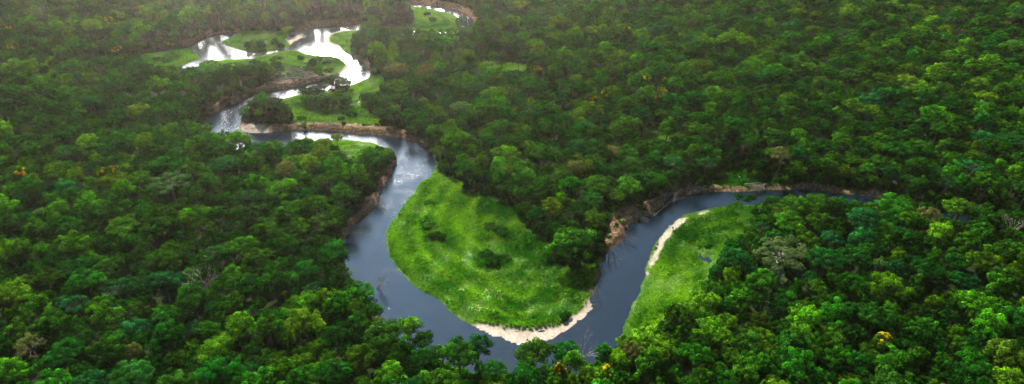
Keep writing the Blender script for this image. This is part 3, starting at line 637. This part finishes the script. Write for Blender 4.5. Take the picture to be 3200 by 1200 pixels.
for i in sorted(big, key=lambda i: px[i]):
    bnd = next(t for y_, t in bands if py[i] >= y_); side = 'left' if px[i] < 1450 else 'right'
    buck.setdefault((keys[i][0], PROTO[keys[i]]['kind'], bnd, side), []).append(i)
for (sp_, kd, bnd, side), L_ in buck.items():
    for k, i in enumerate(L_):
        col = SPEC[sp_][0]; wd = shape_word[kd]
        if len(L_) == 1: lab = f'only {col} {wd} tree {bnd}, {side} forest'
        else: lab = f'{ORD[min(k, 15)]} from left of {col} {wd} trees {bnd}, {side} forest'
        build_tree('broadleaf_tree', T[i, 0], T[i, 1], T[i, 2], T[i, 3], keys[i], lab, 'tree', f'{col} trees of the {side} forest')
# ---- the rest of the forest: one object, trees instanced on its points
def scatter(name, pts, scl, rot, pick, meshes, label):
    colp = bpy.data.collections.new(name + '_kinds')
    for i, me in enumerate(meshes): o = bpy.data.objects.new('%s_kind_%03d' % (name, i), me); colp.objects.link(o)
    me = bpy.data.meshes.new(name); me.vertices.add(len(pts)); me.vertices.foreach_set('co', np.asarray(pts, np.float32).ravel())
    for nm, ty, dat, key in (('scl', 'FLOAT_VECTOR', scl, 'vector'), ('rot', 'FLOAT_VECTOR', rot, 'vector'), ('pick', 'INT', pick, 'value')):
        a = me.attributes.new(nm, ty, 'POINT'); a.data.foreach_set(key, np.asarray(dat, np.int32 if ty == 'INT' else np.float32).ravel())
    me.update(); o = link(name, me); tag(o, label, None, None, 'stuff')
    ng = bpy.data.node_groups.new(name, 'GeometryNodeTree'); ng.interface.new_socket('Geometry', in_out='INPUT', socket_type='NodeSocketGeometry'); ng.interface.new_socket('Geometry', in_out='OUTPUT', socket_type='NodeSocketGeometry')
    gi = ng.nodes.new('NodeGroupInput'); go = ng.nodes.new('NodeGroupOutput'); ci = ng.nodes.new('GeometryNodeCollectionInfo'); ci.inputs['Collection'].default_value = colp
    ci.inputs['Separate Children'].default_value = True; ci.inputs['Reset Children'].default_value = True; ip = ng.nodes.new('GeometryNodeInstanceOnPoints'); ip.inputs['Pick Instance'].default_value = True
    def na(nm, ty):
        n = ng.nodes.new('GeometryNodeInputNamedAttribute'); n.data_type = ty; n.inputs['Name'].default_value = nm; return n.outputs['Attribute']
    ng.links.new(gi.outputs[0], ip.inputs['Points']); ng.links.new(ci.outputs[0], ip.inputs['Instance']); ng.links.new(na('pick', 'INT'), ip.inputs['Instance Index'])
    er = ng.nodes.new('FunctionNodeEulerToRotation'); ng.links.new(na('rot', 'FLOAT_VECTOR'), er.inputs[0]); ng.links.new(er.outputs[0], ip.inputs['Rotation'])
    ng.links.new(na('scl', 'FLOAT_VECTOR'), ip.inputs['Scale']); ng.links.new(ip.outputs[0], go.inputs[0])
    md = o.modifiers.new('scatter', 'NODES'); md.node_group = ng; return o
rest = np.array([i for i in range(len(T)) if i not in big])
ez = np.zeros(len(rest)); rz = rng.uniform(0, 6.283, len(rest))
scatter('forest', np.stack([T[rest, 0], T[rest, 1], Zg[rest]], 1), np.stack([T[rest, 2] / 5, T[rest, 2] / 5, T[rest, 3] / 13], 1), np.stack([ez, ez, rz], 1),
        [PK.index(keys[i]) for i in rest], [PROTO[k]['both'] for k in PK], 'unbroken rainforest canopy stretching away on both sides of the river')
# ---- undergrowth: shrubs below the forest and along its edges
n = 60000; yy = rng.uniform(95, 560, n); xx = rng.uniform(-1, 1, n) * (half(yy) - 30)
dw = -samp(F_water, xx, yy, -60.); gd = samp(F_grass, xx, yy); dd = samp(F_dirt, xx, yy); ss = samp(F_sand, xx, yy)
near = (dw < 10) | (gd > -9) | (dd > -8)
ok = (dw > 0.6) & (gd < 0.6) & ((dd < -0.2) | (rng.random(n) < .22)) & (ss < -0.2) & (near | (rng.random(n) < .12))
xx, yy, gd, dd, dw2 = xx[ok], yy[ok], gd[ok], dd[ok], dw[ok]; r = rng.uniform(1.2, 2.6, len(xx)); h = r * rng.uniform(.8, 1.5, len(xx))
k = ~is_open(*proj(xx, yy, h * .8)) | ((dd > -.2) & (dw2 > 1.2)); r = np.where(dd > -.2, r * .6, r); h = np.where(dd > -.2, h * .45, h); xx, yy, r, h = xx[k], yy[k], r[k], h[k]
zz = height(xx, yy); o0 = np.zeros(len(xx))
scatter('undergrowth', np.stack([xx, yy, zz - .2], 1), np.stack([r, r, h * 1.2], 1), np.stack([o0, o0, rng.uniform(0, 6.28, len(xx))], 1), rng.integers(0, 6, len(xx)), SHRUB, 'dense shrubs and vines along the forest edges')
print('TREES', len(T), 'inview', int(inview.sum()), 'undergrowth', len(xx))

# ------------------------------------------------------------------ grass tufts on the meadows
n = 330000; yy = rng.uniform(105, 545, n); xx = rng.uniform(-1, 1, n) * (half(yy) - 40); gd = samp(F_grass, xx, yy); dw = -samp(F_water, xx, yy, -60.)
pick_ = (gd > 0) & (dw > 0.5) & (samp(F_sand, xx, yy) + fbm(xx, yy, 5, 3) * 1.5 < -.1) & (samp(F_dirt, xx, yy) < 0.3) & (samp(F_pond, xx, yy) < 0)
xx, yy, dw = xx[pick_], yy[pick_], dw[pick_]
xs = []; 
for k in range(5): xs.append((xx + rng.normal(0, .9, len(xx)), yy + rng.normal(0, .9, len(xx))))
xx = np.concatenate([a[0] for a in xs]); yy = np.concatenate([a[1] for a in xs])
pick_ = (samp(F_grass, xx, yy) > -.3) & (-samp(F_water, xx, yy, -60.) > .4) & (samp(F_sand, xx, yy) + fbm(xx, yy, 5, 3) * 1.5 < 0)
xx, yy = xx[pick_], yy[pick_]; zz = height(xx, yy); sz_ = rng.uniform(.22, .5, len(xx)) * (1 + 1.2 * np.clip(fbm(xx, yy, 7, 3), -.4, .8))
Nn = np.stack([rng.normal(0, .3, len(xx)), rng.normal(-.1, .3, len(xx)), np.full(len(xx), .8)], 1)
trk = unproj([(1482,598),(1478,680),(1472,750),(1458,800),(1478,832),(1535,852),(1600,842),(1642,815)], 1.0); td = np.full(len(xx), 99.)
for (ax_, ay_), (bx_, by_) in zip(trk[:-1], trk[1:]):
    ex, ey = bx_ - ax_, by_ - ay_; t_ = np.clip(((xx - ax_) * ex + (yy - ay_) * ey) / (ex * ex + ey * ey), 0, 1); td = np.minimum(td, np.hypot(xx - ax_ - t_ * ex, yy - ay_ - t_ * ey))
track = np.exp(-(td / 1.5) ** 2); scrub = np.zeros(len(xx))
for qx, qy, qr in ((1535,815,5),(1575,808,4),(1340,700,4),(1368,742,4.5),(1540,720,5),(1585,735,5),(1640,770,7),(1700,800,6),(1560,640,6),(2150,730,4),(2120,960,5),(940,330,5),(1100,350,5),(2290,560,16),(2290,590,12),(2400,580,14),(2550,590,12)):
    c0 = unproj([(qx, qy)], 1.0)[0]; scrub = np.maximum(scrub, np.exp(-(np.hypot(xx - c0[0], yy - c0[1]) / qr) ** 2))
scrub = np.clip(scrub + fbm(xx, yy, 6, 3) * .5 * (scrub > .15), 0, 1); sz_ = sz_ * (1 - .45 * track) * (1 + .9 * scrub)
V, Q = leaves(np.stack([xx, yy, zz + sz_ * .5], 1), Nn, 1.0, rng)
c_ = np.repeat(np.stack([xx, yy, zz + sz_ * .5], 1), 4, 0); V = c_ + (V - c_) * np.repeat(sz_, 4)[:, None] * 1.5
M_gr = leaf_mat('meadow_grass', (0.016, 0.110, 0.003), (0.160, 0.345, 0.008), .25)
dwt = -samp(F_water, xx, yy, -60.)
tn = np.clip(.55 + .85 * fbm(xx, yy, 26, 4) + .22 * np.sin((dwt + fbm(xx, yy, 22, 2) * 6) * 2 * math.pi / 8.5) + rng.normal(0, .10, len(xx)) + .4 * track - .6 * scrub, 0, 1)
tag(link('grass', mesh_np('grass', V, Q, [M_gr], tint=tn)), 'long green grass covering the meadows inside the river bends', None, None, 'stuff')
print('TUFTS', len(xx))

# ------------------------------------------------------------------ fallen trees on the eroded banks
def fallen(px0, py0, px1, py1, lab, seed, r=.28, depth=2, mat_=None, lift=1.0, name='fallen_tree'):
    rr = random.Random(seed); a = unproj([(px0, py0)], 1.5)[0]; b = unproj([(px1, py1)], .6)[0]; c = Vector((a[0], a[1], 0))
    za = ground_z(*a) + .3; zb = max(ground_z(*b), 0) + lift; acc = Acc(); v = Vector((b[0] - a[0], b[1] - a[1], zb - za)); n_ = rr.choice((2, 3, 4))
    for k in range(n_):
        t = Vector((rr.uniform(-.22, .22) * v.y, rr.uniform(-.22, .22) * -v.x, rr.uniform(-.2, .6)))
        branchy(acc, (rr.uniform(-.5, .5), rr.uniform(-.5, .5), za), (v.x * rr.uniform(.7, 1) + t.x, v.y * rr.uniform(.7, 1) + t.y, zb + t.z), r * (1 if k == 0 else .6), depth, rr, .5)
    V, Q = acc.get(); o = link(name, mesh_np(name, V, Q, [mat_ or M_pale], smooth=True), None, c); tag(o, lab, 'fallen tree', 'dead trees fallen from the eroded banks')
fallen(2040, 662, 2108, 612, 'fallen tree with fanned bleached branches pointing up the right river bank', 31, .3)
fallen(1908, 770, 1920, 822, 'white dead branch hanging into the water beside the big round tree', 32, .2, depth=1)
fallen(1925, 715, 1948, 752, 'tangle of dead branches overhanging the water right of the round meadow', 33, .2, mat_=M_bark)
fallen(1990, 668, 2010, 690, 'short broken trunk on the brown bank below the fanned fallen tree', 34, .24)
fallen(2330, 572, 2372, 592, 'bleached forked tree lying on the far bank beside the dark water', 35, .34)
fallen(2395, 570, 2360, 590, 'pale crossed limb lying right of the forked bleached tree', 36, .28)
fallen(2200, 590, 2160, 600, 'pale dead brush on the far bank near the bright water patch', 37, .2)
fallen(1040, 238, 905, 264, 'long pale fallen trunk on the upper left river bank', 38, .35)
fallen(950, 226, 940, 250, 'white snag standing out of the bank above the long fallen trunk', 39, .25, lift=4)
fallen(900, 258, 865, 270, 'grey driftwood heap lower down the upper left river bank', 40, .3)
fallen(690, 330, 655, 352, 'orange-brown brushwood heap on the left bank of the upper bend', 41, .3, mat_=M_bark)
fallen(1000, 398, 1040, 404, 'driftwood on the brown bank under the central meadow', 42, .2)
fallen(1315, 440, 1330, 456, 'pale stump and boughs at the right end of the brown bank', 43, .4)
fallen(1190, 590, 1178, 622, 'dead boughs on the orange bank left of the river', 44, .22)
fallen(1110, 690, 1092, 730, 'dead boughs low on the brown bank left of the river', 45, .22)
fallen(3040, 640, 3070, 658, 'grey fallen trunk in the shadowed bank at the far right', 46, .25)
fallen(1865, 880, 1860, 930, 'dead brush on the eroded edge at the lower right of the meadow', 47, .12, depth=1, mat_=M_bark)
fallen(1174, 880, 1196, 905, 'thin pale branches over the water at the left bank of the lower bend', 48, .16, lift=2.5)
# brushwood mats along the cut banks
acc = Acc(); rr = random.Random(5); cnt = 0
for P in DIRT_W:
    lo, hi = P.min(0), P.max(0)
    for k in range(int((hi[0] - lo[0]) * (hi[1] - lo[1]) * .9)):
        x = rr.uniform(lo[0], hi[0]); y = rr.uniform(lo[1], hi[1])
        if cnt > 5000: break
        if samp(F_dirt, [x], [y])[0] > 0 and samp(F_water, [x], [y], -60.)[0] < .6:
            z = max(0, ground_z(x, y)); an = rr.uniform(0, 6.28); l_ = rr.uniform(.8, 2.6); limb(acc, (x, y, z + rr.uniform(-.1, .4)), (x + math.cos(an) * l_, y + math.sin(an) * l_, z + rr.uniform(-.3, .9)), rr.uniform(.05, .12), .03, .12, rr, 2, 3); cnt += 1
V, Q = acc.get(); M_brush = plain_mat('brushwood', (0.07, 0.045, 0.025), (0.34, 0.24, 0.15), .8)
tag(link('brushwood', mesh_np('brushwood', V, Q, [M_brush])), 'tangled roots and dead sticks along the eroded brown banks', None, None, 'stuff')

# ------------------------------------------------------------------ egrets
def egret(px, py, lab, s=1.0):
    x, y = unproj([(px, py)], 0)[0]; z = max(ground_z(x, y), -.1)
    me = bpy.data.meshes.new('egret'); pts = [(0, 0, .62), (-.22, 0, .60), (-.42, 0, .50), (.18, 0, .70), (.27, 0, .84), (.22, 0, .98), (.29, 0, 1.06), (.36, 0, 1.05)]
    rad = [.17, .14, .05, .11, .05, .04, .055, .03]; ed = [(0, 1), (1, 2), (0, 3), (3, 4), (4, 5), (5, 6), (6, 7)]
    me.from_pydata(pts, ed, []); me.materials.append(M_white); o = link('egret', me, None, (x, y, z)); o.scale = (s, s, s); o.rotation_euler.z = 2.6
    sk = o.modifiers.new('skin', 'SKIN')
    for v, q in zip(me.skin_vertices[0].data if me.skin_vertices else [], rad): v.radius = (q, q)
    if me.skin_vertices: me.skin_vertices[0].data[0].use_root = True
    o.modifiers.new('sub', 'SUBSURF').levels = 1; tag(o, lab, 'bird')
    for q in (-.06, .06):
        a = Acc(); limb(a, (0, q, .5), (.02, q, 0), .014, .012, 0, rr, 2, 5); link('leg', mesh_np('leg', *a.get(), [M_bark]), o)
    a = Acc(); limb(a, (.38, 0, 1.05), (.54, 0, 1.02), .02, .004, 0, rr, 2, 5); link('beak', mesh_np('beak', *a.get(), [M_beak]), o)
egret(2735, 645, 'white egret standing at the edge of the dark water on the right', 1.5)
egret(2309, 560, 'tiny white egret in the dark clearing above the far right bank', 1.2)

# ------------------------------------------------------------------ haze: one closed box of even air
def box(name, x0, x1, y0, y1, z0, z1, m):
    V = [(x, y, z) for z in (z0, z1) for (x, y) in ((x0, y0), (x1, y0), (x1, y1), (x0, y1))]
    return mesh_np(name, V, [(3, 2, 1, 0), (4, 5, 6, 7), (0, 1, 5, 4), (1, 2, 6, 5), (2, 3, 7, 6), (3, 0, 4, 7)], [m])
m, nt, out = mat('haze')
pv = N(nt, 'ShaderNodeVolumePrincipled'); pv.inputs['Color'].default_value = (1.0, 0.90, 0.77, 1); pv.inputs['Density'].default_value = 0.00010; pv.inputs['Anisotropy'].default_value = 0.935
L(nt, pv.outputs[0], out.inputs['Volume'])
tag(link('haze', box('haze', -8200, 8200, -8200, 8200, -5, 165, m)), 'pale warm haze over the forest', None, None, 'stuff')
